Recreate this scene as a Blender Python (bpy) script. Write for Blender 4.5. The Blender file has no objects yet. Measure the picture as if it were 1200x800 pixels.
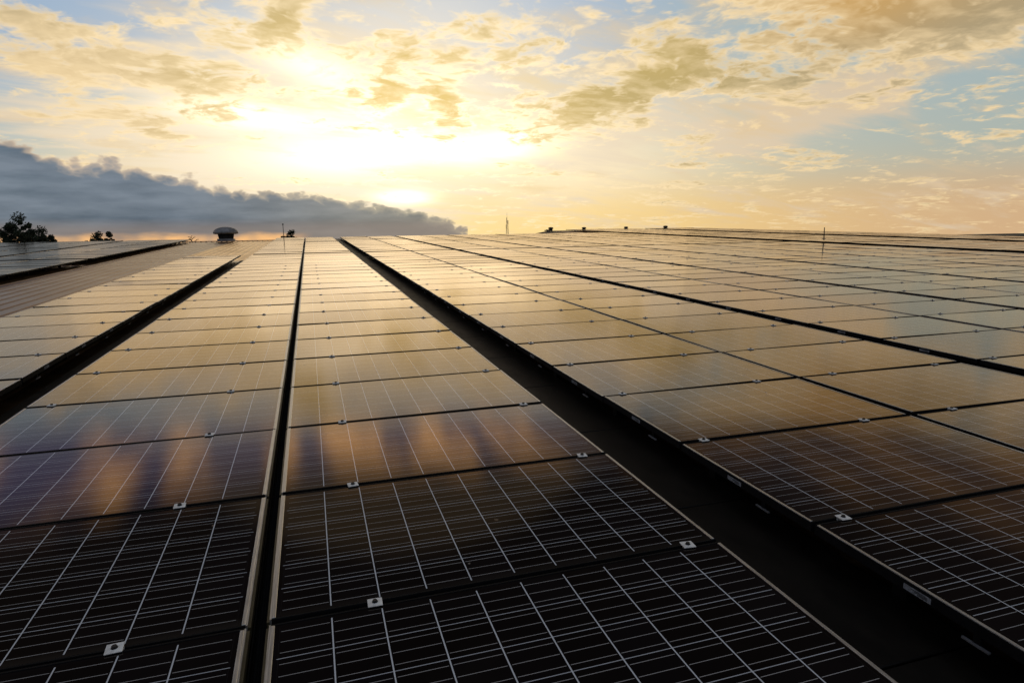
import bpy, bmesh, math, random
from mathutils import Matrix, Vector
R = math.radians
rnd = random.Random(7)
SC = bpy.context.scene
COL = SC.collection
SLOPE = R(2.5)                      # fall of the low-pitched metal roof
RS = Matrix.Rotation(SLOPE, 3, 'X')

def W(x, y, z=0.0):
    """roof coordinates (x across, y up the slope, z off the panel plane) -> world"""
    return RS @ Vector((x, y, z))

# ------------------------------------------------------------------ camera
cam = bpy.data.cameras.new('camera')
cam.sensor_width = 36; cam.lens = 22.58; cam.clip_start = 0.05; cam.clip_end = 20000
camo = bpy.data.objects.new('camera', cam); COL.objects.link(camo)
CR = Matrix(((0.95443841, 0.29116513, 0.06534664), (-0.29762516, 0.94468099, 0.13782994), (-0.02160046, -0.15099899, 0.98829789)))
CP = W(0.1947, -0.9868, 1.2616)
m = Matrix.Identity(4)
for i in range(3):
    m[i][0] = CR[i][0]; m[i][1] = CR[i][2]; m[i][2] = -CR[i][1]; m[i][3] = CP[i]
camo.matrix_world = m
SC.camera = camo

# ------------------------------------------------------------------ view
SC.view_settings.view_transform = 'Standard'
SC.view_settings.look = 'None'
SC.view_settings.exposure = 0.0
SC.view_settings.gamma = 1.0
SC.view_settings.use_curve_mapping = False
SC.cycles.max_bounces = 4; SC.cycles.diffuse_bounces = 2; SC.cycles.glossy_bounces = 3

# ------------------------------------------------------------------ sun
SUN_AZ, SUN_EL = 7.4, 6.0           # degrees; azimuth clockwise from +Y
sl = bpy.data.lights.new('sun', 'SUN'); sl.energy = 0.06; sl.angle = R(50); sl.color = (1.0, 0.78, 0.48)
so = bpy.data.objects.new('sun', sl); COL.objects.link(so)
sd = Vector((math.sin(R(SUN_AZ)) * math.cos(R(SUN_EL)), math.cos(R(SUN_AZ)) * math.cos(R(SUN_EL)), math.sin(R(SUN_EL))))
so.rotation_euler = sd.to_track_quat('Z', 'Y').to_euler()
so.location = (0, 0, 30)

# ------------------------------------------------------------------ world sky
world = bpy.data.worlds.new('World'); SC.world = world; world.use_nodes = True
world.cycles.sampling_method = 'MANUAL'; world.cycles.sample_map_resolution = 512
NT = world.node_tree; NT.nodes.clear()

class S:
    """small expression wrapper round shader sockets"""
    nt = NT
    def __init__(s, sock): s.s = sock
    @staticmethod
    def plug(v, inp):
        if isinstance(v, S): S.nt.links.new(v.s, inp)
        else: inp.default_value = v
    @staticmethod
    def m(op, a, b=None, c=None, clamp=False):
        n = S.nt.nodes.new('ShaderNodeMath'); n.operation = op; n.use_clamp = clamp
        S.plug(a, n.inputs[0])
        if b is not None: S.plug(b, n.inputs[1])
        if c is not None: S.plug(c, n.inputs[2])
        return S(n.outputs[0])
    def __add__(a, b): return S.m('ADD', a, b)
    __radd__ = __add__
    def __sub__(a, b): return S.m('SUBTRACT', a, b)
    def __rsub__(a, b): return S.m('SUBTRACT', b, a)
    def __mul__(a, b): return S.m('MULTIPLY', a, b)
    __rmul__ = __mul__
    def __truediv__(a, b): return S.m('DIVIDE', a, b)
    def __rtruediv__(a, b): return S.m('DIVIDE', b, a)
def smin(a, b): return S.m('MINIMUM', a, b)
def smax(a, b): return S.m('MAXIMUM', a, b)
def sabs(a): return S.m('ABSOLUTE', a)
def sat(a): return S.m('ADD', a, 0.0, clamp=True)
def sstep(x, a, b, lo=0.0, hi=1.0):
    n = S.nt.nodes.new('ShaderNodeMapRange'); n.interpolation_type = 'SMOOTHSTEP'
    S.plug(x, n.inputs['Value'])
    n.inputs['From Min'].default_value = a; n.inputs['From Max'].default_value = b
    n.inputs['To Min'].default_value = lo; n.inputs['To Max'].default_value = hi
    return S(n.outputs[0])
def comb(x, y, z=0.0):
    n = S.nt.nodes.new('ShaderNodeCombineXYZ')
    for k, v in enumerate((x, y, z)): S.plug(v, n.inputs[k])
    return S(n.outputs[0])
def noise(v, scale, detail=6, rough=0.55, dist=0.0, lac=2.0):
    n = S.nt.nodes.new('ShaderNodeTexNoise'); n.noise_dimensions = '3D'
    S.plug(v, n.inputs['Vector']); n.inputs['Scale'].default_value = scale
    n.inputs['Detail'].default_value = detail; n.inputs['Roughness'].default_value = rough
    n.inputs['Distortion'].default_value = dist; n.inputs['Lacunarity'].default_value = lac
    return S(n.outputs['Fac'])
def cmix(f, a, b):
    n = S.nt.nodes.new('ShaderNodeMix'); n.data_type = 'RGBA'; n.clamp_factor = True
    S.plug(f, n.inputs['Factor'])
    for v, k in ((a, 6), (b, 7)):
        if isinstance(v, S): S.nt.links.new(v.s, n.inputs[k])
        else: n.inputs[k].default_value = (*v, 1.0)
    return S(n.outputs[2])
def cadd(a, b, f=1.0, op='ADD'):
    n = S.nt.nodes.new('ShaderNodeMix'); n.data_type = 'RGBA'; n.blend_type = op; n.clamp_factor = False
    S.plug(f, n.inputs['Factor'])
    for v, k in ((a, 6), (b, 7)):
        if isinstance(v, S): S.nt.links.new(v.s, n.inputs[k])
        else: n.inputs[k].default_value = (*v, 1.0)
    return S(n.outputs[2])
def curve(x, pts):
    """piecewise smooth function of x through pts, as a float curve"""
    x0, x1 = pts[0][0], pts[-1][0]
    y0 = min(p[1] for p in pts); y1 = max(p[1] for p in pts)
    n = S.nt.nodes.new('ShaderNodeFloatCurve')
    c = n.mapping.curves[0]
    while len(c.points) < len(pts): c.points.new(0.5, 0.5)
    for q, p in zip(c.points, pts): q.location = ((p[0] - x0) / (x1 - x0), (p[1] - y0) / (y1 - y0))
    n.mapping.update()
    S.plug(sat((x - x0) / (x1 - x0)), n.inputs['Value'])
    return S(n.outputs[0]) * (y1 - y0) + y0

def build_sky():
    tc = NT.nodes.new('ShaderNodeTexCoord')
    sp = NT.nodes.new('ShaderNodeSeparateXYZ'); NT.links.new(tc.outputs['Generated'], sp.inputs[0])
    X, Y, Z = (S(o) for o in sp.outputs)
    az = S.m('ARCTAN2', X, Y) * (180 / math.pi)
    el = S.m('ARCSINE', Z) * (180 / math.pi)
    # height on a flat cloud deck, so that the clouds flatten towards the horizon
    zz = smax(Z, 0.0) + 0.13
    U, V = X / zz, Y / zz
    P = comb(U, V)
    def gauss(a, e, ra, re, rot=0.0, k=1.0):
        c, s_ = math.cos(R(rot)), math.sin(R(rot))
        da, de = az - a, el - e
        p = (da * c + de * s_) * (1 / ra); q = (de * c - da * s_) * (1 / re)
        return S.m('EXPONENT', (p * p + q * q) * -1.0) * k
    def blobs(lst):
        t = gauss(*lst[0])
        for b in lst[1:]: t = t + gauss(*b)
        return t
    # --- clear air: Nishita dusk sky, warmed towards the hidden sun
    sk = NT.nodes.new('ShaderNodeTexSky'); sk.sky_type = 'NISHITA'; sk.sun_disc = False
    sk.sun_elevation = R(SUN_EL); sk.sun_rotation = R(SUN_AZ); sk.air_density = 1.2; sk.dust_density = 2.0
    nish = S(sk.outputs[0])
    blue = cmix(sstep(el, 2, 16), (0.37, 0.44, 0.40), (0.25, 0.385, 0.56))
    blue = cmix(sstep(az, 20, 40), blue, cmix(sstep(el, 2, 14), (0.40, 0.43, 0.37), (0.33, 0.42, 0.45)))
    blue = cmix(gauss(10, 16, 13, 9, 0), blue, (0.52, 0.58, 0.64))
    blue = cadd(blue, nish, 0.012)
    da = az - 9.0
    low = cmix(sstep(az, 14, 58), (1.02, 0.72, 0.26), (0.66, 0.43, 0.235))
    lowf = sstep(el + sabs(az - 8) * 0.035, 1.0, 9.0, 1.0, 0.0)
    air = cmix(lowf * 0.92, blue, low)
    glow = sat(blobs([(6, 8, 16, 8, 0, 1.0), (20, 6, 16, 5.5, 8, 0.75), (-6, 6, 10, 6, 0, 0.55)]))
    air = cmix(glow, air, (1.02, 0.84, 0.55))
    air = cmix(sstep(el, 6.0, 1.5) * sstep(az, 6, 16) * 0.7, air, low)
    # --- thin cirrus veil, streaked
    wq = noise(P, 1.3, 3, 0.5)
    vs = comb(U * 1.0 + V * 0.35 + wq * 0.6, V * 2.6 - U * 0.9 + wq * 0.4, 3.1)
    veil_n = noise(vs, 1.1, 5, 0.58, 0.3)
    veil_c = blobs([(0, 10, 15, 8, 0, 0.36), (-13, 9, 11, 6, -14, 0.32), (46, 11.5, 13, 2.2, 14, 0.26), (42, 8.8, 10, 2.0, 12, 0.30), (26, 9, 9, 2.5, 10, 0.30), (40, 2.5, 20, 1.2, 0, 0.14)])
    veil = sstep((veil_n - 0.5) * 1.5 + 0.5 + veil_c, 0.54, 0.94)
    veil_col = cmix(gauss(5, 9, 24, 10), (0.70, 0.55, 0.38), (1.05, 0.92, 0.70))
    sky = cmix(veil * 0.9, air, veil_col)
    # --- broken altocumulus with sunlit rims and shaded hearts
    cov = blobs([(20, 14.0, 6.5, 4.8, 0, 0.26), (31, 14.8, 6.5, 2.6, 16, 0.30), (28, 12.6, 8, 2.2, 18, 0.20), (42, 16.5, 9, 2.6, 10, 0.24), (50, 13.5, 7, 1.2, 22, 0.26),
                 (46, 14.8, 6, 0.9, 24, 0.20), (36, 8.9, 3.6, 0.7, 12, 0.26), (12.4, 9.7, 1.9, 1.5, 20, 0.36), (11.8, 12.2, 1.6, 1.8, -20, 0.20), (11, 15.6, 5.0, 2.2, 0, 0.31), (16, 17.5, 5, 2.8, 0, 0.34), (26, 11.6, 6, 1.6, 18, 0.2), (46, 17.5, 8, 2.4, 10, 0.2), (3.5, 13.8, 3.0, 1.0, 20, 0.20), (7.4, 12.0, 1.6, 0.9, 0, 0.24),
                 (-11.5, 13.0, 7.5, 2.4, -8, 0.32), (-13, 9.9, 4.0, 0.9, -22, 0.42), (-9.2, 8.7, 3.4, 0.9, -30, 0.22), (-18.5, 9.6, 3, 0.8, -4, 0.30), (-0.6, 18.2, 1.9, 1.9, -40, 0.46),
                 (-17, 12.6, 5, 1.0, -4, 0.18), (56, 10.6, 5, 0.9, 18, 0.26), (4.5, 9.9, 3.5, 0.7, 0, 0.18), (48, 11.0, 5, 0.7, 14, 0.18), (20, 9.0, 1.2, 0.7, 0, 0.14), (24, 8.4, 2, 0.4, 8, 0.12), (53, 14.0, 6, 3.0, 20, 0.26), (38, 13.0, 10, 2.6, 14, 0.16), (48, 15.8, 9, 2.6, 12, 0.20), (5, 12.2, 8, 1.6, 4, 0.15), (3, 16.2, 6, 1.8, -8, 0.16), (-4, 15.8, 6, 1.8, -10, 0.12), (-16, 14.6, 6, 1.6, -6, 0.16), (-7, 12.0, 5, 2.0, -10, 0.16), (-19, 11.0, 5, 0.8, -5, 0.16)])
    wrp = noise(P, 2.2, 3, 0.5)
    def dens(du, dv, det):
        v = comb(U * 1.0 + wrp * 0.25 + du, V * 1.12 + wrp * 0.2 + dv, 7.7)
        return noise(v, 2.3, det, 0.62, 0.15)
    d0 = dens(0, 0, 6); d1 = dens(0.012, 0.060, 4)
    puff = noise(comb(U * 1.0 + wrp * 0.3, V * 1.0, 2.2), 9.0, 3, 0.6, 0.4)
    fine = noise(comb(U * 1.1 + wrp * 0.4, V * 0.9, 5.5), 26.0, 2, 0.55)
    D = (fine - 0.5) * 0.30 + (d0 - 0.5) * 2.0 + (puff - 0.5) * 1.35 + 0.435 + cov
    alpha = sstep(D, 0.50, 0.90)
    thick = sstep(D, 0.59, 1.08)
    lit = sat((d0 - d1) * 4.5 + (puff - 0.5) * 0.9 + 0.30)
    near = gauss(8, 9, 20, 12)
    heart = cmix(near, (0.40, 0.325, 0.195), (0.92, 0.66, 0.22))
    heart = cmix(gauss(29, 14.5, 8, 4), heart, (0.55, 0.41, 0.15))
    heart = cmix(gauss(44, 17, 8, 3), heart, (0.60, 0.36, 0.12))
    heart = cmix(gauss(-16, 11, 8, 5), heart, (0.80, 0.60, 0.33))
    rim = cmix(near, (0.90, 0.68, 0.38), (1.3, 1.08, 0.70))
    ccol = cmix(sat(thick * 1.1 - lit * 0.75), rim, heart)
    gold_n = noise(comb(U * 0.9 + V * 0.5 + wrp * 0.5, V * 1.9 - U * 0.5, 12.0), 1.9, 5, 0.6)
    gold_c = blobs([(30, 14, 13, 4.5, 14, 0.22), (50, 15, 9, 3.0, 14, 0.22), (-12, 11.5, 9, 4.5, -12, 0.20), (12, 15, 9, 4, 0, 0.14), (40, 9, 10, 1.5, 12, 0.10)])
    gold = sstep((gold_n - 0.5) * 1.4 + 0.5 + gold_c, 0.52, 0.98)
    sky = cmix(gold * 0.75, sky, cmix(near, (0.74, 0.54, 0.31), (0.99, 0.78, 0.42)))
    sky = cmix(alpha * 0.96, sky, ccol)
    # --- the glare of the sun behind thin cloud
    glare = blobs([(6.0, 7.6, 9.0, 1.3, 3, 0.26), (17.0, 8.3, 4.5, 1.4, 8, 0.34), (8.2, 4.1, 2.1, 0.55, 0, 0.8), (0.5, 14.6, 5, 1.5, -20, 0.30), (-5, 10.6, 5, 1.0, -5, 0.36), (6, 10, 16, 8, 0, 0.06)])
    sky = cadd(sky, (1.0, 0.90, 0.64), glare * (1.0 - alpha * 0.75))
    # the brightest cloud and air are far brighter than the picture can show
    lum = NT.nodes.new('ShaderNodeRGBToBW'); NT.links.new(sky.s, lum.inputs[0])
    gain = sstep(S(lum.outputs[0]), 0.78, 1.25) * gauss(7.5, 9.6, 15, 4.8, 3) * 0.75 + 1.0
    sc_ = NT.nodes.new('ShaderNodeVectorMath'); sc_.operation = 'SCALE'; NT.links.new(sky.s, sc_.inputs[0]); NT.links.new(gain.s, sc_.inputs['Scale'])
    sky = S(sc_.outputs[0])
    # --- the low grey cloud bank in front of the sun
    qv = comb(az * 0.10, el * 0.17, 1.3)
    bl = noise(qv, 5.5, 0, 0.5); bl2 = noise(qv, 15.0, 1, 0.5)
    bump = (noise(qv, 2.6, 3, 0.45) - 0.5) * 2.2 + (sabs(bl - 0.5) - 0.10) * 2.8 + (sabs(bl2 - 0.5) - 0.10) * 1.2
    top = curve(az, [(-40, 8.6), (-20.2, 8.0), (-17.5, 6.9), (-13, 6.4), (-9, 5.6), (-4, 4.9), (2, 4.3), (6, 3.7), (9.4, 2.9), (12.0, 1.9), (13.4, 0.9), (15.0, -3.0), (40, -4.0)])
    side = top - el
    bank = sstep(side + bump * 0.75, -0.05, 0.30)
    bn = noise(comb(az * 0.07, el * 0.34, 5.0), 2.6, 5, 0.52)
    base_c = cmix(sstep(az, -12, 12), (0.185, 0.23, 0.285), (0.33, 0.315, 0.275))
    dark_c = cmix(sstep(az, -12, 12), (0.075, 0.112, 0.155), (0.205, 0.205, 0.185))
    bcol = cmix(sat(sstep(el, 1.6, 4.0) * 0.55 + (bn - 0.5) * 2.6 + 0.2), dark_c, base_c)
    edge = sat(sstep(side + bump * 0.75, 0.0, 0.9, 1.0, 0.0) * (0.40 + (noise(qv, 6.0, 5, 0.6)) * 0.6))
    bcol = cmix(edge, bcol, cmix(sstep(az, -16, 10), (0.80, 0.60, 0.40), (0.62, 0.54, 0.38)))
    bcol = cmix(sstep(el, 2.6, 1.5) * 0.55, bcol, (0.30, 0.235, 0.20))
    sky = cmix(bank * 0.97, sky, bcol)
    # --- glowing slit between the bank and the horizon
    slit = sstep(el + (noise(comb(az * 0.12, el * 0.5, 9.0), 2.5, 4) - 0.5) * 0.9, 1.45, 0.85) * (1.0 - sstep(az, -2.5, 0.5)) * sstep(noise(comb(az * 0.2, 0.0, 2.0), 1.7, 2), 0.30, 0.62, 0.25, 1.0)
    sky = cmix(slit, sky, (1.0, 0.55, 0.22))
    # --- unseen sky above the view: darkened ahead for black panels, brightened overhead as fill
    up = sstep(el + (wrp - 0.5) * 2.0 + smax(az - 22.0, 0.0) * 0.085 + smax(-7.0 - az, 0.0) * 0.14, 19.4, 21.0)
    warm = noise(comb(U * 5.0, V * 0.9, 6.0), 1.5, 5, 0.55)
    lip = cmix(sstep(warm, 0.44, 0.60), (0.17, 0.17, 0.34), (1.55, 0.92, 0.46))
    lip = cmix(sstep(az, 14, 30) * 0.86, lip, (0.065, 0.046, 0.026))
    over = cmix(sstep(el + (wrp - 0.5) * 3.0, 21.0, 26.0), lip, (0.022, 0.018, 0.017))
    over = cmix(sstep(el, 56, 78), over, (0.74, 0.74, 0.77))
    sky = cmix(up, sky, over)
    back = sstep(sabs(az - 12.0), 60.0, 105.0)
    bk = cmix(sstep(el, 0, 40), (0.24, 0.23, 0.25), (0.20, 0.24, 0.30))
    sky = cmix(back, sky, bk)
    sky = cmix(sstep(el, -0.3, -2.0), sky, (0.12, 0.09, 0.06))
    bg = NT.nodes.new('ShaderNodeBackground'); NT.links.new(sky.s, bg.inputs[0]); bg.inputs[1].default_value = 1.0
    out = NT.nodes.new('ShaderNodeOutputWorld'); NT.links.new(bg.outputs[0], out.inputs[0])
build_sky()

# ================================================================== materials
def mat(name, base, rough=0.6, metal=0.0, ior=1.45, spec=None):
    mt = bpy.data.materials.new(name); mt.use_nodes = True
    b = mt.node_tree.nodes['Principled BSDF']
    b.inputs['Base Color'].default_value = (*base, 1); b.inputs['Roughness'].default_value = rough
    b.inputs['Metallic'].default_value = metal; b.inputs['IOR'].default_value = ior
    return mt, mt.node_tree, b

def worn(name, base, rough, metal=0.0, scale=6.0, amt=0.35, bump=0.0, stretch=(1, 1, 1)):
    """a plain material with patchy wear in colour and gloss"""
    mt, nt, b = mat(name, base, rough, metal); S.nt = nt
    tc = nt.nodes.new('ShaderNodeTexCoord'); mp = nt.nodes.new('ShaderNodeMapping')
    nt.links.new(tc.outputs['Object'], mp.inputs[0]); mp.inputs['Scale'].default_value = stretch
    n1 = noise(S(mp.outputs[0]), scale, 6, 0.62)
    c = cmix(sstep(n1, 0.3, 0.72), tuple(x * (1 - amt) for x in base), tuple(min(1, x * (1 + amt * 0.6)) for x in base))
    nt.links.new(c.s, b.inputs['Base Color'])
    nt.links.new((n1 * 0.3 + (rough - 0.15)).s, b.inputs['Roughness'])
    if bump:
        bp = nt.nodes.new('ShaderNodeBump'); bp.inputs['Strength'].default_value = bump; bp.inputs['Distance'].default_value = 0.01
        nt.links.new(noise(S(mp.outputs[0]), scale * 5, 4).s, bp.inputs['Height']); nt.links.new(bp.outputs[0], b.inputs['Normal'])
    return mt

GL, GW = 1.626, 0.972               # glass of one panel, metres
def make_glass():
    mt, nt, b = mat('solar_glass', (0.004, 0.005, 0.008), 0.11, 0, 1.36); S.nt = nt
    uv = nt.nodes.new('ShaderNodeUVMap'); uv.uv_map = 'UVMap'
    sp = nt.nodes.new('ShaderNodeSeparateXYZ'); nt.links.new(uv.outputs[0], sp.inputs[0])
    u, v = S(sp.outputs[0]), S(sp.outputs[1])
    pu, pv = 0.1600, 0.1585
    mu, mv = (GL - 10 * pu) / 2, (GW - 6 * pv) / 2
    cu, cv = (u - mu) / pu, (v - mv) / pv
    ins = sstep(sabs(cu - 5.0), 4.97, 4.99, 1, 0) * sstep(sabs(cv - 3.0), 2.97, 2.99, 1, 0)
    fu = sabs(S.m('FRACT', cu + 0.5) - 0.5) * pu          # metres to the nearest gap between cells
    fv = sabs(S.m('FRACT', cv + 0.5) - 0.5) * pv
    gapu = sstep(fu, 0.0016, 0.0026, 1, 0) * ins
    gapv = sstep(fv, 0.0011, 0.0019, 1, 0) * sstep(sabs(cv - 3.0), 2.8, 2.9, 1, 0) * sstep(sabs(cu - 5.0), 5.0, 5.02, 1, 0)
    fb = sabs(S.m('FRACT', cv * 3.0) - 0.5) * (pv / 3)
    bus = sstep(fb, 0.0008, 0.0014, 1, 0) * sstep(fu, 0.006, 0.0075) * sstep(sabs(cu - 5.0), 4.95, 4.99, 1, 0)
    # cells: slight differences from cell to cell
    wn = nt.nodes.new('ShaderNodeTexWhiteNoise'); wn.noise_dimensions = '4D'
    oi = nt.nodes.new('ShaderNodeObjectInfo')
    nt.links.new(comb(S.m('FLOOR', cu), S.m('FLOOR', cv)).s, wn.inputs['Vector']); nt.links.new(oi.outputs['Random'], wn.inputs['W'])
    cell = cmix(S(wn.outputs[0]), (0.001, 0.0012, 0.002), (0.0028, 0.0032, 0.0055))
    c = cmix(bus, cell, (0.46, 0.45, 0.44))
    c = cmix(gapv * 0.9, c, (0.64, 0.67, 0.71))
    c = cmix(gapu, c, (0.76, 0.79, 0.83))
    # dust film, specks and dried drops
    shift = comb(u + S(oi.outputs['Random']) * 37.0, v + S(oi.outputs['Random']) * 91.0)
    film = noise(shift, 2.2, 6, 0.6)
    silt = sstep(v + (film - 0.5) * 0.05, 0.055, 0.0) * 0.05 * S(oi.outputs['Random'])
    c = cmix(sstep(film, 0.45, 0.8) * 0.010 + silt, c, (0.42, 0.36, 0.28))
    vo = nt.nodes.new('ShaderNodeTexVoronoi'); vo.feature = 'F1'; vo.inputs['Scale'].default_value = 5.0
    nt.links.new((shift).s, vo.inputs['Vector'])
    wob = noise(shift, 60.0, 3, 0.6)
    vsp = nt.nodes.new('ShaderNodeSeparateColor'); nt.links.new(vo.outputs['Color'], vsp.inputs[0])
    pick = sstep(S(vsp.outputs[0]), 0.74, 0.76)
    size = S(vsp.outputs[1]) * 0.05 + 0.02
    spot = pick * sstep(S(vo.outputs['Distance']) + (wob - 0.5) * 0.06 - size, 0.0, -0.02)
    c = cmix(spot * (S(vsp.outputs[2]) * 0.36 + 0.08), c, (0.46, 0.44, 0.40))
    nt.links.new(c.s, b.inputs['Base Color'])
    nt.links.new((noise(shift, 3.0, 5, 0.6) * 0.07 + 0.075 + spot * 0.25).s, b.inputs['Roughness'])
    # faint waviness of tempered glass
    bp = nt.nodes.new('ShaderNodeBump'); bp.inputs['Strength'].default_value = 1.0; bp.inputs['Distance'].default_value = 0.0005
    nt.links.new(noise(comb(u * 1.0 + S(oi.outputs['Random']) * 53.0, v * 0.8), 2.6, 1, 0.5).s, bp.inputs['Height'])
    b.inputs['Specular IOR Level'].default_value = 0.0
    fr = nt.nodes.new('ShaderNodeFresnel'); fr.inputs['IOR'].default_value = 1.65; nt.links.new(bp.outputs[0], fr.inputs['Normal'])
    gl = nt.nodes.new('ShaderNodeBsdfGlossy'); gl.distribution = 'BECKMANN'; nt.links.new(cmix(S(oi.outputs['Random']), (0.88, 0.76, 0.65), (1.0, 0.86, 0.71)).s, gl.inputs['Color'])
    nt.links.new((noise(shift, 3.0, 5, 0.6) * 0.07 + 0.075 + spot * 0.25).s, gl.inputs['Roughness']); nt.links.new(bp.outputs[0], gl.inputs['Normal'])
    mx = nt.nodes.new('ShaderNodeMixShader'); nt.links.new(fr.outputs[0], mx.inputs[0]); nt.links.new(b.outputs[0], mx.inputs[1]); nt.links.new(gl.outputs[0], mx.inputs[2])
    nt.links.new(mx.outputs[0], nt.nodes['Material Output'].inputs['Surface'])
    return mt

M = {}
M['glass'] = make_glass()
M['silver'] = worn('bare_aluminium', (0.72, 0.71, 0.68), 0.38, 0.85, 9, 0.25, stretch=(30, 1, 4))
M['clampsilver'] = worn('clamp_aluminium', (0.88, 0.87, 0.84), 0.5, 0.0, 60, 0.25)
M['dark'] = worn('near_black', (0.006, 0.006, 0.007), 0.75, 0.0, 20, 0.4)
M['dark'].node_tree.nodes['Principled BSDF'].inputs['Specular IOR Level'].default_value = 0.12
M['dull'] = worn('dull_aluminium', (0.08, 0.066, 0.034), 0.5, 0.4, 12, 0.3)
M['mat'] = worn('gully_shade', (0.007, 0.0055, 0.004), 0.6, 0.0, 3, 0.5, stretch=(3, 1, 1))  # gully shade put into the colour of the added floor strips
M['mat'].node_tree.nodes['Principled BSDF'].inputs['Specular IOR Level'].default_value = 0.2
M['bolt'] = worn('bolt_steel', (0.012, 0.012, 0.013), 0.6, 0.0, 80, 0.4)
M['label'] = worn('label_foil', (0.26, 0.28, 0.31), 0.5, 0.0, 90, 0.5)
M['clip'] = worn('clip_plastic', (0.13, 0.135, 0.15), 0.5, 0.0, 50, 0.3)
M['galv'] = worn('galvanised_vent', (0.24, 0.24, 0.245), 0.5, 0.2, 5, 0.35)
M['vdark'] = worn('vent_dark_steel', (0.035, 0.034, 0.032), 0.6, 0.3, 8, 0.4)
M['flash'] = worn('ridge_flashing', (0.20, 0.19, 0.18), 0.5, 0.3, 4, 0.35)
M['wall'] = worn('wall_cladding', (0.12, 0.125, 0.13), 0.6, 0.2, 3, 0.35)
M['mast'] = worn('mast_steel', (0.26, 0.20, 0.15), 0.6, 0.2, 5, 0.3)
M['bark'] = worn('bark', (0.045, 0.035, 0.028), 0.9, 0, 8, 0.4)
M['leaf'] = worn('leaf', (0.030, 0.045, 0.022), 0.7, 0, 1.2, 0.5)
M['leafdry'] = worn('dry_leaf', (0.06, 0.05, 0.03), 0.8, 0, 1.2, 0.5)
M['ground'] = worn('ground_earth', (0.07, 0.065, 0.045), 0.95, 0, 0.05, 0.4)

def roof_mat():
    mt, nt, b = mat('roof_metal', (0.2, 0.18, 0.15), 0.45, 0.9); S.nt = nt
    tc = nt.nodes.new('ShaderNodeTexCoord'); o = S(tc.outputs['Object'])
    sp = nt.nodes.new('ShaderNodeSeparateXYZ'); nt.links.new(o.s, sp.inputs[0]); x, y, z = (S(q) for q in sp.outputs)
    st = noise(comb(x * 6.0, y * 0.35, 0), 1.0, 6, 0.65)
    pt = noise(comb(x, y * 2.2, 4.0), 0.9, 7, 0.65)
    c = cmix(sstep(pt, 0.3, 0.75), (0.19, 0.115, 0.06), (0.35, 0.22, 0.115))
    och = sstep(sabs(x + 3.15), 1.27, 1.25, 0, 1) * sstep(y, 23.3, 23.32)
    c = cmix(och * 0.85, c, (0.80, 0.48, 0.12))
    c = cmix(sstep(st, 0.55, 0.8) * 0.7, c, (0.36, 0.22, 0.085))
    c = cmix(sstep(noise(comb(x * 3, y, 8.0), 3.0, 6, 0.7), 0.62, 0.78) * 0.5, c, (0.15, 0.12, 0.085))
    nt.links.new(c.s, b.inputs['Base Color'])
    nt.links.new((pt * 0.30 + 0.20).s, b.inputs['Roughness'])
    b.inputs['IOR'].default_value = 1.3
    return mt
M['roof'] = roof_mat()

# ================================================================== helpers
def box(bm, x0, x1, y0, y1, z0, z1, mi=0, bev=0.0):
    r = bmesh.ops.create_cube(bm, size=1.0)
    for v in r['verts']:
        v.co = Vector(((x0 + x1) / 2 + v.co.x * (x1 - x0), (y0 + y1) / 2 + v.co.y * (y1 - y0), (z0 + z1) / 2 + v.co.z * (z1 - z0)))
    fs = {f for v in r['verts'] for f in v.link_faces}
    for f in fs: f.material_index = mi
    if bev:
        es = list({e for f in fs for e in f.edges})
        q = bmesh.ops.bevel(bm, geom=es, offset=bev, segments=1, affect='EDGES')
        for f in q['faces']: f.material_index = mi
def lathe(bm, prof, n=20, mi=0, cx=0.0, cy=0.0, smooth=True):
    rings = []
    for r, z in prof:
        rings.append([bm.verts.new((cx + r * math.cos(2 * math.pi * k / n), cy + r * math.sin(2 * math.pi * k / n), z)) for k in range(n)])
    for a, b_ in zip(rings, rings[1:]):
        for k in range(n):
            f = bm.faces.new((a[k], a[(k + 1) % n], b_[(k + 1) % n], b_[k])); f.material_index = mi; f.smooth = smooth
    for rg, rev in ((rings[0], True), (rings[-1], False)):
        f = bm.faces.new(rg[::-1] if rev else rg); f.material_index = mi
def tube(bm, a, b_, r0, r1, n=6, mi=0):
    a, b_ = Vector(a), Vector(b_); d = (b_ - a)
    if d.length < 1e-6: return
    q = d.to_track_quat('Z', 'Y').to_matrix()
    ra = [bm.verts.new(a + q @ Vector((r0 * math.cos(2 * math.pi * k / n), r0 * math.sin(2 * math.pi * k / n), 0))) for k in range(n)]
    rb = [bm.verts.new(b_ + q @ Vector((r1 * math.cos(2 * math.pi * k / n), r1 * math.sin(2 * math.pi * k / n), 0))) for k in range(n)]
    for k in range(n):
        f = bm.faces.new((ra[k], ra[(k + 1) % n], rb[(k + 1) % n], rb[k])); f.material_index = mi; f.smooth = True
    bm.faces.new(ra[::-1]).material_index = mi; bm.faces.new(rb).material_index = mi
def mesh(name, bm, mats):
    me = bpy.data.meshes.new(name); bm.normal_update(); bm.to_mesh(me); bm.free()
    for q in (mats if isinstance(mats, (list, tuple)) else [mats]): me.materials.append(q)
    return me
def link(name, data, parent=None, loc=None):
    o = bpy.data.objects.new(name, data); COL.objects.link(o)
    if parent: o.parent = parent
    if loc is not None: o.location = loc
    return o
def tag(o, label, cat, group=None, kind=None):
    if label: o['label'] = label
    if cat: o['category'] = cat
    if group: o['group'] = group
    if kind: o['kind'] = kind
    return o
def thing(name, label, cat, loc, group=None, rot=None):
    o = link(name, None, None, loc); o.empty_display_size = 0.1
    if rot is not None: o.rotation_euler = rot
    return tag(o, label, cat, group)

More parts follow.
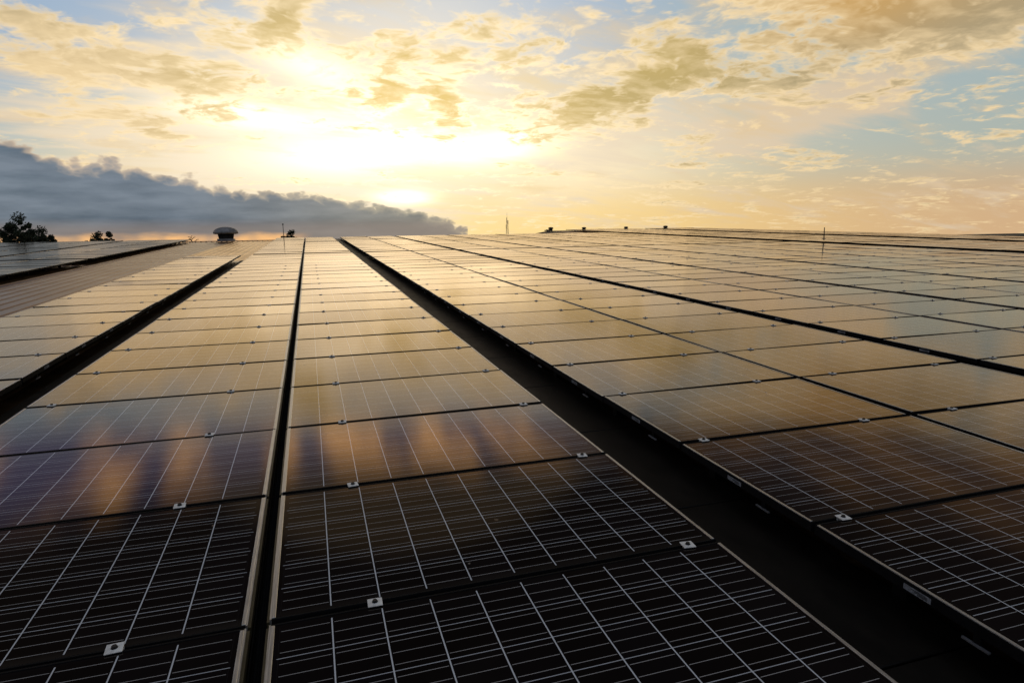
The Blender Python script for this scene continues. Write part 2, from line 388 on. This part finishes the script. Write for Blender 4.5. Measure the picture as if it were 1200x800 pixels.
# ================================================================== ground
GZ = -9.0
bm = bmesh.new()
NG = 40
gs = [-6000, -2500, -1200, -600, -300, -150, -80, -30, 0, 30, 80, 150, 300, 600, 1200, 2500, 6000]
gv = [[bm.verts.new((x, y, GZ + (0.0 if abs(x) < 100 and abs(y) < 100 else rnd.uniform(-0.4, 0.4)))) for y in gs] for x in gs]
for i in range(len(gs) - 1):
    for j in range(len(gs) - 1): bm.faces.new((gv[i][j], gv[i + 1][j], gv[i + 1][j + 1], gv[i][j + 1]))
g = link('ground', mesh('ground', bm, M['ground'])); g['kind'] = 'structure'

# ================================================================== the warehouses under the panels
RZ = -0.20                          # roof pan below the panel plane
def ribbed_roof(x0, x1, y0, yr, z, far, pitch=0.30):
    """trapezoid-ribbed sheets running up the slope and down the far side of the ridge"""
    bm = bmesh.new()
    prof = []
    x = x0
    while x < x1 - 1e-6:
        for dx, dz in ((0, 0), (0.10, 0), (0.125, 0.016), (0.165, 0.016), (0.19, 0)):
            if x + dx <= x1: prof.append((x + dx, dz))
        x += pitch
    prof.append((x1, 0))
    rows = []
    for (px, dz) in prof:
        a = W(px, y0, z + dz); b_ = W(px, yr, z + dz)
        c = Vector((b_.x, b_.y + far * math.cos(SLOPE), b_.z - far * math.sin(SLOPE)))
        rows.append([bm.verts.new(q) for q in (a, b_, c)])
    for p, q in zip(rows, rows[1:]):
        bm.faces.new((p[0], q[0], q[1], p[1])); bm.faces.new((p[1], q[1], q[2], p[2]))
    return mesh('roof', bm, M['roof'])
def wall_mesh(pts_top, zb, thick_dir):
    """a wall hanging from a polyline of roof-edge points down to zb, with thickness"""
    bm = bmesh.new(); t = Vector(thick_dir)
    o = [bm.verts.new(p) for p in pts_top]; i_ = [bm.verts.new(Vector(p) + t) for p in pts_top]
    ob = [bm.verts.new((p[0], p[1], zb)) for p in pts_top]; ib = [bm.verts.new((p[0] + t.x, p[1] + t.y, zb)) for p in pts_top]
    n = len(pts_top)
    for k in range(n - 1):
        bm.faces.new((o[k], o[k + 1], ob[k + 1], ob[k])); bm.faces.new((i_[k + 1], i_[k], ib[k], ib[k + 1]))
        bm.faces.new((o[k + 1], o[k], i_[k], i_[k + 1])); bm.faces.new((ob[k], ob[k + 1], ib[k + 1], ib[k]))
    for k in (0, n - 1): bm.faces.new((o[k], ob[k], ib[k], i_[k]) if k == 0 else (o[k], i_[k], ib[k], ob[k]))
    return mesh('wall', bm, M['wall'])
def warehouse(label, x0, x1, y0, yr, z, far, lip):
    w = thing('warehouse', label, 'warehouse', (0, 0, 0), 'warehouses with panels on their roofs')
    w.location = (0, 0, GZ)
    def part(name, me):
        o = link(name, me, w); o.location = (0, 0, -GZ); return o
    part('roof', ribbed_roof(x0, x1, y0, yr, z, far))
    ridge = W(0, yr, z)
    def edge(x):
        a = W(x, y0, z + lip); b_ = W(x, yr, z + lip)
        return [a, b_, Vector((x, b_.y + far * math.cos(SLOPE), b_.z - far * math.sin(SLOPE)))]
    part('wall', wall_mesh(edge(x0 - 0.16), GZ, (0.15, 0, 0)))
    part('wall', wall_mesh(edge(x1 + 0.01), GZ, (0.15, 0, 0)))
    a = W(x0, y0 - 0.02, z - 0.02); b_ = W(x1, y0 - 0.02, z - 0.02); part('wall', wall_mesh([a, b_], GZ, (0, -0.15, 0)))
    fy = ridge.y + far * math.cos(SLOPE) + 0.02; fz = ridge.z - far * math.sin(SLOPE) - 0.02
    part('wall', wall_mesh([Vector((x0, fy, fz)), Vector((x1, fy, fz))], GZ, (0, 0.15, 0)))
    bm = bmesh.new()
    for s0, s1, dz in ((-0.22, 0.0, 0), (0.0, 0.22, 0)):
        pass
    vs = []
    for x in (x0, x1):
        c = W(x, yr, z + 0.055)
        vs.append([bm.verts.new((x, c.y + dy, c.z - abs(dy) * 0.05 + dz)) for dy, dz in ((-0.24, -0.022), (-0.24, -0.002), (0, 0.012), (0.24, -0.002), (0.24, -0.022))])
    for k in range(4): bm.faces.new((vs[0][k], vs[1][k], vs[1][k + 1], vs[0][k + 1]))
    part('ridge_cap', mesh('ridge_cap', bm, M['flash']))
    return w
warehouse('broad brown ribbed metal roof carrying the near panel rows and the bare strip', -34.0, 22.35, -14.0, 43.45, RZ, 45.0, -0.01)
warehouse('second long low panel roof beyond the grey gully, with paired vents along its ridge', 22.68, 38.0, 2.0, 59.2, -0.30, 40.0, 0.02)

# ================================================================== solar panels
PL, PW, FR, FY, FH = 1.65, 0.99, 0.012, 0.009, 0.042
def glass_into(bm, uvl, mtx=None, mi=0):
    co = [(FR, FY), (PL - FR, FY), (PL - FR, PW - FY), (FR, PW - FY)]
    vs = []
    for x, y in co:
        p = Vector((x, y, -0.0022))
        vs.append(bm.verts.new(mtx @ p if mtx else p))
    f = bm.faces.new(vs); f.material_index = mi
    for l, (x, y) in zip(f.loops, co): l[uvl].uv = (x - FR, y - FY)
def glass_mesh():
    bm = bmesh.new(); uvl = bm.loops.layers.uv.new('UVMap')
    glass_into(bm, uvl)
    # underside sheet, 5 mm below
    co = [(FR, FY), (FR, PW - FY), (PL - FR, PW - FY), (PL - FR, FY)]
    bm.faces.new([bm.verts.new((x, y, -0.0075)) for x, y in co]).material_index = 1
    return mesh('laminate', bm, [M['glass'], M['dark']])
def frame_mesh(bev=0.0009, st=0):
    bm = bmesh.new()
    for x0 in (0.0, PL - FR): box(bm, x0, x0 + FR, FY, PW - FY, -FH, 0, 0, bev)
    for y0 in (0.0, PW - FY): box(bm, 0, PL, y0, y0 + FY, -FH, -0.0004, 1, bev)  # long sides near-black, end bars silver
    # ends beside the narrow seam carry a wide bright lip and a dull step (2: right end, 3: left end);
    # every other end has a black outer skin just below the lip
    if st == 3:
        box(bm, -0.006, 0.0, 0.003, PW - 0.003, -FH, -0.0007, 0); box(bm, -0.015, -0.006, 0.004, PW - 0.004, -FH, -0.010, 2)
    else: box(bm, -0.0022, 0.0, 0.0, PW, -FH, -0.004, 1)
    if st == 2:
        box(bm, PL, PL + 0.006, 0.003, PW - 0.003, -FH, -0.0007, 0); box(bm, PL + 0.006, PL + 0.015, 0.004, PW - 0.004, -FH, -0.010, 2)
    else: box(bm, PL, PL + 0.0022, 0.0, PW, -FH, -0.004, 1)
    return mesh('frame', bm, [M['silver'], M['dark'], M['dull']])
def clamp_mesh():
    bm = bmesh.new()
    box(bm, -0.024, 0.024, -0.023, 0.023, 0.0015, 0.005, 0, 0.0006)
    for s in (-1, 1): box(bm, -0.0235, 0.0235, s * 0.0085 - 0.001, s * 0.0085 + 0.001, -0.035, 0.0015, 0)
    return mesh('mid_clamp', bm, M['clampsilver'])
def bolt_mesh():
    bm = bmesh.new()
    lathe(bm, [(0.0098, 0.0052), (0.0098, 0.0065)], 16, 0)
    lathe(bm, [(0.0082, 0.0066), (0.0082, 0.0120), (0.0074, 0.0128)], 6, 0, smooth=False)
    return mesh('bolt', bm, M['bolt'])
def sticker_mesh(w=0.105, h=0.020):
    bm = bmesh.new(); box(bm, -0.0009, 0.0, -w / 2, w / 2, -h / 2, h / 2, 0)
    for k in range(3): box(bm, -0.0013, -0.0009, -w / 2 + 0.012, w / 2 - 0.03 - 0.012 * k, h * (0.22 - 0.22 * k) - 0.0012, h * (0.22 - 0.22 * k) + 0.0012, 1)
    return mesh('rating_label', bm, [M['label'], M['dark']])
def clip_mesh():
    bm = bmesh.new(); box(bm, -0.010, 0.0, -0.045, 0.045, -0.004, 0.004, 0, 0.001); box(bm, -0.004, 0.006, -0.012, 0.012, -0.004, 0.034, 1)
    return mesh('cable_clip', bm, [M['clip'], M['dark']])
ME = dict(glass=glass_mesh(), frame={k: frame_mesh(0.0009, k) for k in (0, 2, 3)}, frame_far={k: frame_mesh(0.0, k) for k in (0, 2, 3)}, clamp=clamp_mesh(), bolt=bolt_mesh(), label=sticker_mesh(), clip=clip_mesh())

ROWP = 1.01
# left edge, x scale, clamp positions, which end carries labels (-1 left, 1 right), description, first row
A_ = 'column'
COLS = [
    (-3.76, 1.0, (0.17, 1.43), 1, 'column beside the bare roof strip'),
    (-1.728, 1.0, (0.150, 1.290), 0, 'column just left of the thin black seam'),
    (0.0, 1.0, (0.325, 1.52), 0, 'column between thin seam and widest black gully'),
    (2.115, 1.0, (0.155, 1.285), -1, 'first column right of the widest black gully'),
    (3.815, 1.0, (0.31, 1.38), 0, 'second column right of the widest black gully'),
    (5.70, 1.0, (0.155, 1.285), -1, 'third column right of the widest black gully'),
    (7.40, 1.0, (0.31, 1.38), 0, 'fourth column right of the widest black gully'),
    (9.24, 0.96, (0.155, 1.285), -1, 'fifth column right of the widest black gully'),
    (10.86, 0.96, (0.31, 1.38), 0, 'sixth column right of the widest black gully'),
    (12.66, 0.96, (0.155, 1.285), -1, 'seventh column right of the widest black gully'),
    (14.28, 0.96, (0.31, 1.38), 0, 'eighth column right of the widest black gully'),
    (16.02, 0.96, (0.155, 1.285), -1, 'ninth column right of the widest black gully'),
    (17.64, 0.96, (0.31, 1.38), 0, 'tenth column right of the widest black gully'),
    (19.40, 0.96, (0.155, 1.285), 0, 'last column before the grey gully'),
]
LEFT = [(-8.37, 'first column left of the bare roof strip'), (-10.07, 'second column left of the bare roof strip'),
        (-12.02, 'third column left of the bare roof strip'), (-13.72, 'fourth column left of the bare roof strip'),
        (-15.67, 'fifth column left of the bare roof strip'), (-17.37, 'sixth column left of the bare roof strip'), (-19.32, 'seventh column left of the bare roof strip'), (-21.02, 'eighth column left of the bare roof strip')]
FAR = [(24.10, 1.0), (25.78, 1.0), (27.55, 1.0), (29.23, 1.0), (32.7, 1.0), (34.38, 1.0), (36.06, 1.0)]
YB = 23.66                          # second bank of rows starts here, after a walkway
specs = []                          # x, y, z, xscale, column index, row-from-front, description
ORD_ = ('first', 'second', 'third', 'fourth', 'fifth', 'sixth', 'seventh')
def add_col(x, sc, desc, ci, r0, nfront, nback, z=0.0, bank2=True):
    for r in range(r0, nfront): specs.append(dict(x=x, y=r * ROWP, z=z, s=sc, ci=ci, r=r, d=desc, b=0))
    if bank2:
        for r in range(nback): specs.append(dict(x=x, y=YB + r * ROWP, z=z, s=sc, ci=ci, r=r, d=desc, b=1))
for i, (x, sc, cl, st, d) in enumerate(COLS):
    add_col(x, sc, d, i, -2, 23, 19, bank2=(i != 0))
for i, (x, d) in enumerate(LEFT): add_col(x, 1.0, d, 100 + i, 8, 23, 19)
for i, (x, sc) in enumerate(FAR): add_col(x, sc, ORD_[i] + ' column beyond the grey gully at far right', 200 + i, 4, 23, 34, z=-0.10)

FPX = 1024 * 22.58 / 36
def to_px(p):
    q = CR.transposed() @ (p - CP)
    if q.y < 0.05: return None
    return 512 + FPX * q.x / q.y, 341 - FPX * q.z / q.y
def seen_area(s):
    pts = []
    for u, v in ((0, 0), (PL * s['s'], 0), (PL * s['s'], PW), (0, PW)):
        # near panels may pass under the camera: clip by walking along the far edge
        q = to_px(W(s['x'] + u, s['y'] + v, s['z']))
        if q is None: return 0.0
        pts.append(q)
    def clip(poly, ax, lim, sign):
        out = []
        for k in range(len(poly)):
            a, b_ = poly[k - 1], poly[k]
            ia, ib = sign * (a[ax] - lim) <= 0, sign * (b_[ax] - lim) <= 0
            if ia != ib:
                t = (lim - a[ax]) / (b_[ax] - a[ax]); out.append((a[0] + t * (b_[0] - a[0]), a[1] + t * (b_[1] - a[1])))
            if ib: out.append(b_)
        return out
    for ax, lim, sg in ((0, 0, -1), (0, 1024, 1), (1, 0, -1), (1, 682, 1)):
        if pts: pts = clip(pts, ax, lim, sg)
    return abs(sum(pts[k - 1][0] * pts[k][1] - pts[k][0] * pts[k - 1][1] for k in range(len(pts)))) / 2 if pts else 0.0
for s in specs:
    s['a'] = seen_area(s)
    s['tx'] = max(-R(0.4), min(R(0.4), rnd.gauss(0, R(0.20)))); s['ty'] = rnd.gauss(0, R(0.20)); s['dz'] = rnd.uniform(-0.001, 0.001)
seen = sorted((s for s in specs if s['a'] > 0), key=lambda s: -s['a'])
solo = seen[:300]
ids = {id(s) for s in solo}
rest = [s for s in specs if id(s) not in ids]
ORD = 'first second third fourth fifth sixth seventh eighth ninth tenth eleventh twelfth thirteenth fourteenth fifteenth sixteenth seventeenth eighteenth nineteenth twentieth'.split()
ORD += ['twenty-' + o for o in ORD[:9]]
first = {}
for s in seen:
    k = (s['ci'], s['b']); first[k] = min(first.get(k, 99), s['r'])
def matrix(s):
    c = Matrix.Translation((PL / 2 * s['s'], PW / 2, 0)); ci = Matrix.Translation((-PL / 2, -PW / 2, 0))
    j = Matrix.Rotation(s['tx'], 4, 'X') @ Matrix.Rotation(s['ty'], 4, 'Y')
    return Matrix.Translation(W(s['x'], s['y'], s['z'] + s['dz'])) @ RS.to_4x4() @ c @ j @ Matrix.Diagonal((s['s'], 1, 1, 1)) @ ci
for s in solo:
    n = s['r'] - first[(s['ci'], s['b'])]
    where = 'from the near end' if s['b'] == 0 else 'past the cross walkway'
    root = link('solar_panel', None); root.empty_display_size = 0.2
    root.matrix_world = matrix(s)
    look = 'white-gridded black' if s['y'] < 2.5 else 'glossy'
    tag(root, '%s panel, %s %s, %s' % (look, ORD[n], where, s['d']), 'solar panel', 'solar panels in columns on the metal roof')
    near = s['y'] < 9 and s['b'] == 0
    link('laminate', ME['glass'], root)
    fk = {1: 2, 2: 3}.get(s['ci'], 0)
    link('frame', ME['frame' if near else 'frame_far'][fk], root)
    st = COLS[s['ci']][3] if s['ci'] < 100 else 0
    if s['ci'] < 100 and s['b'] == 0 and s['y'] < 17:
        for cx in COLS[s['ci']][2]:
            c = link('mid_clamp', ME['clamp'], root, (cx + rnd.uniform(-0.008, 0.008), PW + 0.010 + rnd.uniform(-0.0015, 0.0015), 0.0)); c.rotation_euler = (rnd.gauss(0, 0.012), 0, rnd.gauss(0, 0.05))
            if s['y'] < 8: link('bolt', ME['bolt'], c)
    if st and s['y'] < 12 and s['b'] == 0:
        o = link('rating_label', ME['label'], root, (-0.0024 if st < 0 else PL + 0.0024, 0.513, -0.026))
        if st > 0: o.scale = (-1, 1, 1)
        o = link('cable_clip', ME['clip'], root, (0.004 if st < 0 else PL - 0.004, 0.30, -0.076))
        if st > 0: o.scale = (-1, 1, 1)
# the small far rest of the panels as one mass
bm = bmesh.new(); uvl = bm.loops.layers.uv.new('UVMap')
for s in rest:
    mt = matrix(s); glass_into(bm, uvl, mt, 0)
    def quad(pts, mi):
        f = bm.faces.new([bm.verts.new(mt @ Vector(p)) for p in pts]); f.material_index = mi
    a, b_, h = FR, PL - FR, PW - FR
    quad([(0, 0, 0), (PL, 0, 0), (b_, FR, 0), (a, FR, 0)], 2); quad([(0, PW, 0), (a, h, 0), (b_, h, 0), (PL, PW, 0)], 2)
    quad([(0, 0, 0), (a, FR, 0), (a, h, 0), (0, PW, 0)], 1); quad([(PL, 0, 0), (PL, PW, 0), (b_, h, 0), (b_, FR, 0)], 1)
    for p, q in (((0, 0), (PL, 0)), ((PL, 0), (PL, PW)), ((PL, PW), (0, PW)), ((0, PW), (0, 0))):
        quad([(p[0], p[1], 0), (p[0], p[1], -FH), (q[0], q[1], -FH), (q[0], q[1], 0)], 2)
far_panels = link('solar_panels', mesh('solar_panels', bm, [M['glass'], M['silver'], M['dark']]))
tag(far_panels, 'mass of glossy solar panels filling the rest of the roofs towards the skyline', 'solar panels', None, 'stuff')

# added near-black strips that stand in for shade in the seams and gullies
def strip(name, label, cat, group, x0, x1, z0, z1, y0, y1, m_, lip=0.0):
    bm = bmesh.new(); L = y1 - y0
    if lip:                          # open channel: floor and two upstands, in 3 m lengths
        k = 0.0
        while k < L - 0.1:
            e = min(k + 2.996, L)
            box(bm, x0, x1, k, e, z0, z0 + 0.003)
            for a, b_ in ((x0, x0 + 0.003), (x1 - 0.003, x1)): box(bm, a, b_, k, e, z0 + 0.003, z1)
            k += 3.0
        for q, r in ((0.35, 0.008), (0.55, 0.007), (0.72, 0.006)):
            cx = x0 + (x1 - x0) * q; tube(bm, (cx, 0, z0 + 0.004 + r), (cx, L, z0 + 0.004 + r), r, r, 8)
    else:                            # dark slabs laid end to end
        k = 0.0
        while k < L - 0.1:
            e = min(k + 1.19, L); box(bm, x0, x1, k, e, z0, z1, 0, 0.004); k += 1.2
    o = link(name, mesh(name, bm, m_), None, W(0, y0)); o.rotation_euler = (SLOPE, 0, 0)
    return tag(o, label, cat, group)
for x0, x1, lab in ((-0.061, -0.017, 'black strip added as shade in the thin seam left of the widest gully'), (3.772, 3.808, 'black strip added as shade in the first thin seam right of the widest gully'),
                    (7.353, 7.397, 'black strip added as shade in the second thin seam right of the widest gully'), (10.826, 10.857, 'black strip added as shade in the third thin seam right of the widest gully')):
    strip('seam_shade_strip', lab, 'shade strip', 'shade strips in the seams', x0, x1, -0.10, -0.055, -2.0, 43.0, M['dark'], 0.04)
for x0, x1, lab in ((-2.09, -1.75, 'dark strip added as shade in the black gully beside the leftmost near column'), (1.66, 2.26, 'dark strip added as shade along the floor of the widest black gully'),
                    (5.49, 5.68, 'dark strip added as shade in the second black gully from the widest one')):
    strip('gully_shade_strip', lab, 'walkway mat', 'shade strips in the gullies', x0, x1, RZ + 0.018, RZ + 0.034, -2.0, 42.8 if x0 > 0 else 22.9, M['mat'])

# rails under the columns, resting on the roof ribs
RB = -0.168
def rail_mesh(n):
    bm = bmesh.new(); L = n * ROWP
    box(bm, -0.02, 0.02, -0.05, L - 0.02 + 0.05, -0.105, -FH - 0.002, 0)
    k = 0.3
    while k < L:
        box(bm, -0.035, 0.035, k - 0.03, k + 0.03, RB - 0.002, -0.105, 0); k += 1.2
    return mesh('mounting_rail', bm, M['dark'])
RM = {23: rail_mesh(25), 19: rail_mesh(19), 15: rail_mesh(15)}
def rail(x, y, me):
    o = link('mounting_rail', me, None, W(x, y)); o.rotation_euler = (SLOPE, 0, 0)
    tag(o, 'black mounting rail running up the slope beneath a column of solar panels', 'mounting rail', 'mounting rails under the panels')
for i, (x, sc, cl, st, d) in enumerate(COLS):
    for c in cl:
        rail(x + c * sc, -2 * ROWP, RM[23])
        if i: rail(x + c * sc, YB, RM[19])
for x, d in LEFT:
    for c in (0.3, 1.35): rail(x + c, 8 * ROWP, RM[15]); rail(x + c, YB, RM[19])

# ================================================================== roof furniture
def at(px, py, dist):
    """a point seen along the photo pixel (1200 wide) at a horizontal distance in metres"""
    d = CR @ Vector(((px - 600) / 752.68, 1.0, -(py - 400) / 752.68))
    return CP + d * (dist / math.hypot(d.x, d.y))

def dome_profile(r):
    return [(r * 0.86, 0.0), (r, 0.05 * r), (r * 1.0, 0.16 * r), (r * 0.93, 0.30 * r), (r * 0.78, 0.43 * r), (r * 0.52, 0.54 * r), (r * 0.25, 0.59 * r), (0.02, 0.60 * r)]
def vent_parts():
    a = bmesh.new(); box(a, -0.52, 0.52, -0.52, 0.52, -0.06, 0.10, 0, 0.01)
    base = mesh('base_curb', a, M['galv'])
    a = bmesh.new(); lathe(a, [(0.47, 0.10), (0.45, 0.16), (0.45, 0.42)], 24)
    for k in range(24):
        t = 2 * math.pi * k / 24
        tube(a, (0.45 * math.cos(t), 0.45 * math.sin(t), 0.14), (0.50 * math.cos(t + 0.2), 0.50 * math.sin(t + 0.2), 0.42), 0.022, 0.022, 5)
    neck = mesh('vane_drum', a, M['vdark'])
    a = bmesh.new(); lathe(a, [(r, z + 0.42) for r, z in dome_profile(0.80)], 28)
    hood = mesh('hood', a, M['galv'])
    return base, neck, hood
VB, VN, VH = vent_parts()
def vent(loc, label, sc=1.0, group=None):
    v = thing('roof_ventilator', label, 'roof vent', loc, group); v.scale = (sc, sc, sc)
    link('base_curb', VB, v); link('vane_drum', VN, v); link('hood', VH, v)
    return v
vent(W(-4.78, 43.45, RZ + 0.09), 'squat mushroom-shaped grey roof ventilator on the ridge above the bare ribs', 0.92)

def cowl_parts():
    a = bmesh.new(); lathe(a, [(0.34, -0.10), (0.34, 0.22), (0.30, 0.26)], 16); drum = mesh('drum', a, M['vdark'])
    a = bmesh.new(); lathe(a, [(0.30, 0.26), (0.46, 0.30), (0.50, 0.44), (0.40, 0.58), (0.16, 0.64)], 16); hood = mesh('cowl', a, M['vdark'])
    a = bmesh.new(); box(a, -0.95, -0.38, -0.22, 0.22, -0.08, 0.20, 0, 0.02); box(a, -1.25, -0.95, -0.16, 0.16, -0.08, 0.10, 0, 0.02); duct = mesh('duct', a, M['vdark'])
    return drum, hood, duct
CD, CH, CU = cowl_parts()
names = ['leftmost of four dark cowl vents along the far ridge, at its sloping end', 'second from left of the four dark cowl vents on the far ridge',
         'third from left of the four dark cowl vents on the far ridge', 'rightmost of the four dark cowl vents on the far ridge']
for (px, sc), nm in zip(((631, 0.52), (685, 0.46), (733, 0.45), (778, 0.50)), names):
    d = CR @ Vector(((px - 600) / 752.68, 1.0, 0.0)); yy = W(0, 59.2).y
    t = (yy - CP.y) / d.y; x = CP.x + d.x * t
    x = max(x, 23.0)
    v = thing('cowl_vent', nm, 'roof vent', W(x, 59.2, -0.22), 'dark cowl vents along the far ridge'); v.scale = (sc, sc, sc)
    link('drum', CD, v); link('cowl', CH, v); link('duct', CU, v)

# thin rod on the gully wall
bm = bmesh.new(); tube(bm, (0, 0, -0.05), (0, 0, 0.52), 0.024, 0.018, 8); rodm = mesh('rod', bm, M['vdark'])
bm = bmesh.new(); box(bm, -0.06, 0.06, -0.06, 0.06, 0.0, 0.03, 0, 0.004); rb = mesh('base_plate', bm, M['galv'])
r_ = thing('lightning_rod', 'thin dark lightning rod standing on the gully wall at right', 'lightning rod', W(22.45, 22.9, 0.10))
link('rod', rodm, r_); link('base_plate', rb, r_)
r2 = thing('vent_pipe', 'thin dark pipe on the ridge left of the small bushy treetop', 'pipe', W(-1.36, 43.6, RZ + 0.06))
bm = bmesh.new(); tube(bm, (0, 0, -0.05), (0, 0, 0.95), 0.022, 0.018, 8); link('pipe', mesh('pipe', bm, M['vdark']), r2)
bm = bmesh.new(); lathe(bm, [(0.03, 0.95), (0.06, 0.96), (0.05, 1.0), (0.01, 1.03)], 10); link('cap', mesh('cap', bm, M['vdark']), r2)

# far lattice mast
def mast(base, h):
    bm = bmesh.new(); w0, w1 = 0.9, 0.22
    n = 16
    def c(k, t):
        w = w0 + (w1 - w0) * t; sx, sy = ((-1, -1), (1, -1), (1, 1), (-1, 1))[k]
        return Vector((sx * w, sy * w, h * t))
    for k in range(4): tube(bm, c(k, 0), c(k, 1), 0.06, 0.04, 5)
    br = bmesh.new()
    for i in range(n):
        t0, t1 = i / n, (i + 1) / n
        for k in range(4):
            tube(br, c(k, t0), c((k + 1) % 4, t1), 0.028, 0.028, 4); tube(br, c((k + 1) % 4, t1), c(k, t1), 0.028, 0.028, 4)
    m_ = thing('lattice_mast', 'faint tall lattice mast on the skyline left of the far roof', 'mast', base)
    link('leg_frame', mesh('leg_frame', bm, M['mast']), m_); link('bracing', mesh('bracing', br, M['mast']), m_)
    a = bmesh.new(); tube(a, (0, 0, h), (0, 0, h + 3.2), 0.05, 0.03, 6)
    for z, q in ((h - 1.5, 0.4), (h - 3.2, 2.3), (h - 0.4, 4.1)):
        p = Vector((math.cos(q) * 0.5, math.sin(q) * 0.5, z)); tube(a, p, p + Vector((0, 0, 1.6)), 0.09, 0.09, 6)
    link('antenna', mesh('antenna', a, M['mast']), m_)
pt = at(594, 249, 260); mast(Vector((pt.x, pt.y, GZ)), pt.z - 3.2 - GZ)

# ================================================================== trees beyond the ridge
def tree(label, px0, px1, py_top, dist, seed, crown_low, leaf='leaf', density=1.0, group='trees beyond the roof ridge', name='broadleaf_tree', droop=0.0):
    rr = random.Random(seed)
    top = at((px0 + px1) / 2, py_top, dist)
    half = abs((px1 - px0)) * dist / 752.68 / 2 * 0.92
    base = Vector((top.x, top.y, GZ)); H = top.z - GZ
    t = thing(name, label, 'tree', base, group)
    bm = bmesh.new(); tips = []
    zc = H * crown_low
    lean = Vector((rr.uniform(-0.3, 0.3), rr.uniform(-0.3, 0.3), 0))
    p = Vector((0, 0, -0.1)); segs = 5; r0 = 0.03 * H * 0.6
    pts = [p] + [Vector((lean.x * k / segs, lean.y * k / segs, H * 0.86 * k / segs)) for k in range(1, segs + 1)]
    for k in range(segs): tube(bm, pts[k], pts[k + 1], r0 * (1 - 0.17 * k), r0 * (1 - 0.17 * (k + 1)), 8)
    nl = 19
    for k in range(nl):
        f = (k + 0.5) / nl; z = zc + (H * 0.93 - zc) * f
        ang = k * 2.4 + rr.uniform(-0.4, 0.4)
        prof = (1 - f ** 3.2) ** 0.6 * 0.95
        L = half * prof * rr.uniform(0.72, 1.08)
        st = Vector((lean.x, lean.y, z - L * 0.35))
        mid = st + Vector((math.cos(ang) * L * 0.55, math.sin(ang) * L * 0.55, L * 0.28))
        end = st + Vector((math.cos(ang) * L, math.sin(ang) * L, L * rr.uniform(0.3, 0.6)))
        tube(bm, st, mid, r0 * 0.30, r0 * 0.17, 5); tube(bm, mid, end, r0 * 0.17, r0 * 0.06, 5)
        tips += [(end, L * 0.42), (mid, L * 0.36)]
        for q in range(4):
            a2 = ang + rr.uniform(-1.0, 1.0); l2 = L * rr.uniform(0.25, 0.5)
            s2 = mid.lerp(end, rr.random()); e2 = s2 + Vector((math.cos(a2) * l2, math.sin(a2) * l2, l2 * rr.uniform(-0.1, 0.7)))
            tube(bm, s2, e2, r0 * 0.09, r0 * 0.03, 4); tips.append((e2, L * 0.28))
            if density < 0.2:
                for w in range(5):
                    a3 = a2 + rr.uniform(-0.9, 0.9); l3 = l2 * rr.uniform(0.3, 0.6); s3 = s2.lerp(e2, rr.random())
                    tube(bm, s3, s3 + Vector((math.cos(a3) * l3, math.sin(a3) * l3, l3 * rr.uniform(0.1, 0.9))), r0 * 0.035, r0 * 0.015, 3)
    tips += [(Vector((lean.x + rr.uniform(-.3, .3) * half, lean.y, H - half * 0.32)), half * 0.36), (Vector((lean.x, lean.y, H - half * 0.5)), half * 0.4)]
    link('trunk', mesh('trunk', bm, M['bark']), t)
    bm = bmesh.new()
    for c, rad in tips:
        n = int(210 * density)
        for k in range(n):
            d = Vector((rr.gauss(0, 1), rr.gauss(0, 1), rr.gauss(0, 0.72))); d = d / max(d.length, 0.1) * rad * rr.random() ** 0.55
            q = c + d; s = rr.uniform(0.045, 0.10) * (1.0 if dist < 80 else 1.3)
            if q.z > H: continue
            ax = Vector((rr.uniform(-1, 1), rr.uniform(-1, 1), rr.uniform(-1, 1))).normalized()
            bx = ax.orthogonal().normalized() * s; by = ax.cross(bx).normalized() * s * 0.6
            f = bm.faces.new([bm.verts.new(q + v) for v in (-bx, by * 0.9, bx, -by)])
    link('crown', mesh('crown', bm, M[leaf]), t)
    return t
tree('tall round dark tree at the left edge, largest of those beyond the roof', 3, 40, 248, 72, 3, 0.70)
tree('lower dark tree close beside the tallest tree at left', 34, 62, 264, 74, 11, 0.74)
tree('wider dark treetop, left one of a small pair before the ridge vent', 101, 125, 271, 95, 21, 0.74)
tree('small round treetop, right one of a small pair before the ridge vent', 120, 136, 271, 96, 25, 0.74)
tree('faint nearly bare treetop just left of the mushroom ventilator', 218, 235, 268.5, 110, 31, 0.72, 'leafdry', 0.0)
tree('small dark pointed treetop on the skyline right of the ventilator', 330, 350, 269, 100, 41, 0.74)
